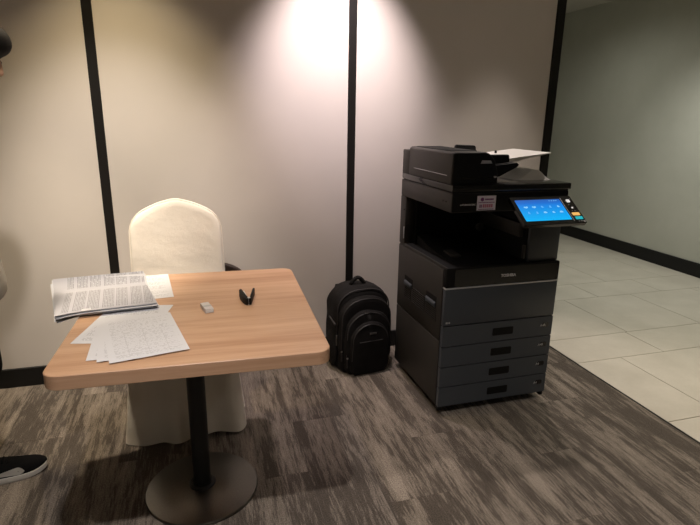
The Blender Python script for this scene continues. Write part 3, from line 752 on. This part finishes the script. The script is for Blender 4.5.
# ================================================================ person at the left edge
def build_person():
    YC = 2.17; DX = .03
    sh_r, sh_l = YC-.185, YC+.185
    pel = Vector((-.895, YC, .93)); chest = Vector((-.890, YC, 1.28)); neck = Vector((-.850, YC, 1.475)); head = Vector((-.738, YC, 1.604))
    hips = [Vector((-.885, YC-.085, .90)), Vector((-.905, YC+.085, .90))]
    knees = [Vector((-.855, YC-.09, .49)), Vector((-.935, YC+.09, .49))]
    ankles = [Vector((-.905, YC-.100, .09)), Vector((-1.075, YC+.10, .09))]
    hb = []
    tilt = Matrix.Rotation(radians(28), 3, 'Y')
    hb += [ellipsoid(head, (.098, .076, .112), tilt), ellipsoid(head+tilt @ Vector((.030, 0, -.060)), (.062, .056, .062), tilt)]   # cranium and jaw
    hb += [capsule(head+tilt @ Vector((.096, 0, .010)), head+tilt @ Vector((.112, 0, -.028)), .009, .015)]                          # nose
    for s in (-1, 1):
        hb += [ellipsoid(head+tilt @ Vector((-.008, s*.077, -.012)), (.020, .010, .032), tilt)]
        hb += [ellipsoid(head+tilt @ Vector((.082, s*.032, .004)), (.014, .016, .010), tilt)]
    hb += [ellipsoid(head+tilt @ Vector((.088, 0, -.060)), (.012, .024, .008), tilt), ellipsoid(head+tilt @ Vector((.078, 0, -.092)), (.020, .022, .018), tilt)]
    hb += [capsule(neck-Vector((0, 0, .03)), head+Vector((-.025, 0, -.06)), .056, .052)]
    hb += [capsule(pel, chest, .12, .125, sq=(.85, 1.15, 1)), capsule((chest.x, YC-.11, 1.385), (chest.x, YC+.11, 1.385), .072, .072)]
    for i, s in enumerate((-1, 1)):
        S = Vector((-.885, YC+s*.175, 1.385)); E = Vector((-.960, YC+s*.232, 1.095)); Wr = Vector((-.935, YC+s*.228, .855))
        hb += [capsule(S, E, .050, .040), capsule(E, Wr, .041, .027)]
        # hand: palm, four fingers slightly curled, thumb
        pd = (Wr-E).normalized(); fx = Vector((1, 0, 0)); fx = (fx-pd*fx.dot(pd)).normalized(); nrm = pd.cross(fx)
        pc = Wr+pd*.055
        hb += [capsule(Wr+pd*.015, pc+pd*.020, .026, .030, sq=(1, 1, 1)) if False else ellipsoid(pc, (.040, .016, .050), Matrix((fx, nrm, pd)).transposed())]
        hb += [capsule(Wr, pc, .026, .024)]
        inw = Vector((0, -s, 0))
        for k, (off, ln) in enumerate(((.028, .072), (.010, .080), (-.009, .074), (-.027, .058))):
            a = pc+pd*.038+fx*off; b_ = a+pd*ln*.48+inw*.006; c_ = b_+pd*ln*.32+inw*.016; d_ = c_+pd*ln*.16+inw*.016
            hb += [capsule(a, b_, .0092, .0086, 10), capsule(b_, c_, .0086, .0080, 10), capsule(c_, d_, .0080, .0072, 10)]
        t0 = pc-pd*.022+fx*.030; t1 = t0+fx*.026+pd*.030+inw*.008; t2 = t1+pd*.030+fx*.004+inw*.008
        hb += [capsule(t0, t1, .0125, .0105, 10), capsule(t1, t2, .0105, .0085, 10)]
        hb += [capsule(hips[i], knees[i], .078, .052), capsule(knees[i], ankles[i], .052, .036), capsule(ankles[i], ankles[i]+Vector((.07, 0, -.045)), .030, .020)]
    body = remesh(join(*hb), .0068, 4)
    person = obj('person', body, M_SKIN, None, smooth=180)
    tag(person, 'standing person in grey T-shirt, black trousers and black trainers, cut off by the left edge', 'person')
    # hair
    hr = [ellipsoid(head+tilt @ Vector((-.014, 0, .026)), (.112, .091, .106), tilt), ellipsoid(head+tilt @ Vector((-.050, 0, -.030)), (.076, .087, .090), tilt)]
    hr += [ellipsoid(head+tilt @ Vector((.046, 0, .060)), (.070, .082, .056), tilt), ellipsoid(head+tilt @ Vector((.070, 0, .048)), (.042, .070, .034), tilt)]
    hr += [capsule(head+tilt @ Vector((.02, s*.074, .03)), head+tilt @ Vector((.010, s*.082, -.018)), .024, .014) for s in (-1, 1)]
    obj('hair', remesh(join(*hr), .008, 3), M_HAIR, person, smooth=180)
    for s in (-1, 1):
        obj('eye', ellipsoid(head+tilt @ Vector((.094, s*.032, .003)), (.005, .011, .006), tilt), M_HAIR, person, smooth=180)
    # T-shirt with sleeves and a loose hem
    rows_ = ((.715, -.885, .128, .198), (.722, -.885, .135, .206), (.77, -.885, .138, .208), (.86, -.892, .134, .206), (1.0, -.898, .126, .192), (1.15, -.890, .127, .182), (1.28, -.886, .126, .192),
             (1.37, -.882, .112, .196), (1.43, -.872, .088, .160), (1.462, -.862, .070, .100), (1.482, -.856, .064, .070))
    ts = [loft([[(cx+rx*cos(2*pi*k/36), YC+ry*sin(2*pi*k/36), z_) for k in range(36)] for z_, cx, rx, ry in rows_])]
    for s in (-1, 1): ts += [capsule((-.884, YC+s*.165, 1.385), (-.930, YC+s*.212, 1.215), .070, .066)]
    b = remesh(join(*ts), .011, 4)
    obj('t_shirt', b, M_SHIRT, person, smooth=180)
    tr = [ellipsoid((pel.x, YC, .89), (.128, .165, .13))]
    for i in range(2):
        tr += [capsule(hips[i]+Vector((.012, 0, 0)), knees[i]+Vector((.018, 0, 0)), .098, .074), capsule(knees[i]+Vector((.018, 0, 0)), ankles[i]+Vector((-.005, 0, .0)), .070, .052)]
    obj('trousers', remesh(join(*tr), .011, 3), M_TROUS, person, smooth=180)
    # shoes
    def shoe(toe, dirv):
        d = Vector(dirv).normalized(); sd = Vector((-d.y, d.x, 0))     # sd points to the wearer's left
        L = .285
        def width(t): return (.034+.016*sin(pi*min(1, t*1.05))+.008*t)*(1 if t < .80 else sqrt(max(.03, 1-((t-.80)/.20)**2*.97)))*(1 if t > .12 else sqrt(max(.15, 1-((.12-t)/.12)**2*.8)))
        def top(t): return (.105-.02*(t/.3) if t < .3 else .085-.026*((t-.3)/.45)**.8 if t < .75 else .059-.016*((t-.75)/.25)**2)
        def spring(t): return .014*max(0, (t-.72)/.28)**2
        heel = Vector(toe)-d*L
        def pt(t, a, infl=0):
            # a: 0 outer right edge .. pi left edge over the top
            wd = width(t)+infl; z0 = .018+spring(t); h_ = max(.010, top(t)-z0)+infl
            c = heel+d*(L*t); ca = cos(a); sa = sin(a)
            return c-sd*wd*(abs(ca)**.75*(1 if ca > 0 else -1)) + Vector((0, 0, z0+h_*abs(sa)**.8))
        ts_ = [.0, .02, .06, .12, .2, .3, .4, .5, .6, .7, .78, .85, .91, .95, .98, 1.0]
        up_ = loft([[pt(t, pi*k/16) for k in range(17)] for t in ts_])
        so = obj('shoe', up_, M_SHOE, person, smooth=60, label='black trainer with white sole')
        rg = []
        for t in ts_:
            wd = width(t)+.005; c = heel+d*(L*t); s_ = spring(t)
            th = .028-.006*t
            rg.append([c-sd*wd*.93+Vector((0, 0, .001+s_)), c+sd*wd*.93+Vector((0, 0, .001+s_)), c+sd*wd+Vector((0, 0, .010+s_)), c+sd*wd*.98+Vector((0, 0, th+s_)), c-sd*wd*.98+Vector((0, 0, th+s_)), c-sd*wd+Vector((0, 0, .010+s_))])
        obj('sole', loft(rg), M_SOLE, so, smooth=50)
        # curved white tick on the outer side: thick round end towards the toe, tail towards the heel
        for side in (0, 1):
            bm = bmesh.new(); lo_, hi_ = [], []
            for k in range(21):
                q = k/20; t = .30+.44*q
                a_lo = .10+.10*(1-q)+.02*sin(pi*q); wdt = .78*(q**1.2)*(1-.92*max(0, (q-.80)/.20)**2)+.02
                a_lo = a_lo+(.20*max(0, (q-.85)/.15)**2)
                A, B_ = a_lo, a_lo+wdt
                if side: A, B_ = pi-A, pi-B_
                lo_.append(bm.verts.new(pt(t, A, .0022))); hi_.append(bm.verts.new(pt(t, B_, .0022)))
            for k in range(20): bm.faces.new((lo_[k], lo_[k+1], hi_[k+1], hi_[k]))
            bmesh.ops.solidify(bm, geom=list(bm.faces), thickness=.0015); bmesh.ops.recalc_face_normals(bm, faces=bm.faces)
            obj('swoosh', bm, M_SOLE, so, smooth=60)
        obj('laces', join(*[tube([heel+d*(L*t)-sd*.022+Vector((0, 0, top(t)+.001)), heel+d*(L*t)+Vector((0, 0, top(t)+.006)), heel+d*(L*t)+sd*.022+Vector((0, 0, top(t)+.001))], .003, 6) for t in (.36, .42, .48, .54)]), M_SHOE, so, smooth=60)
    person.location.x = DX
    shoe((-.648-DX, 2.118, 0), (1, .14, 0))
    shoe((-.915, YC+.115, 0), (1, -.05, 0))
build_person()
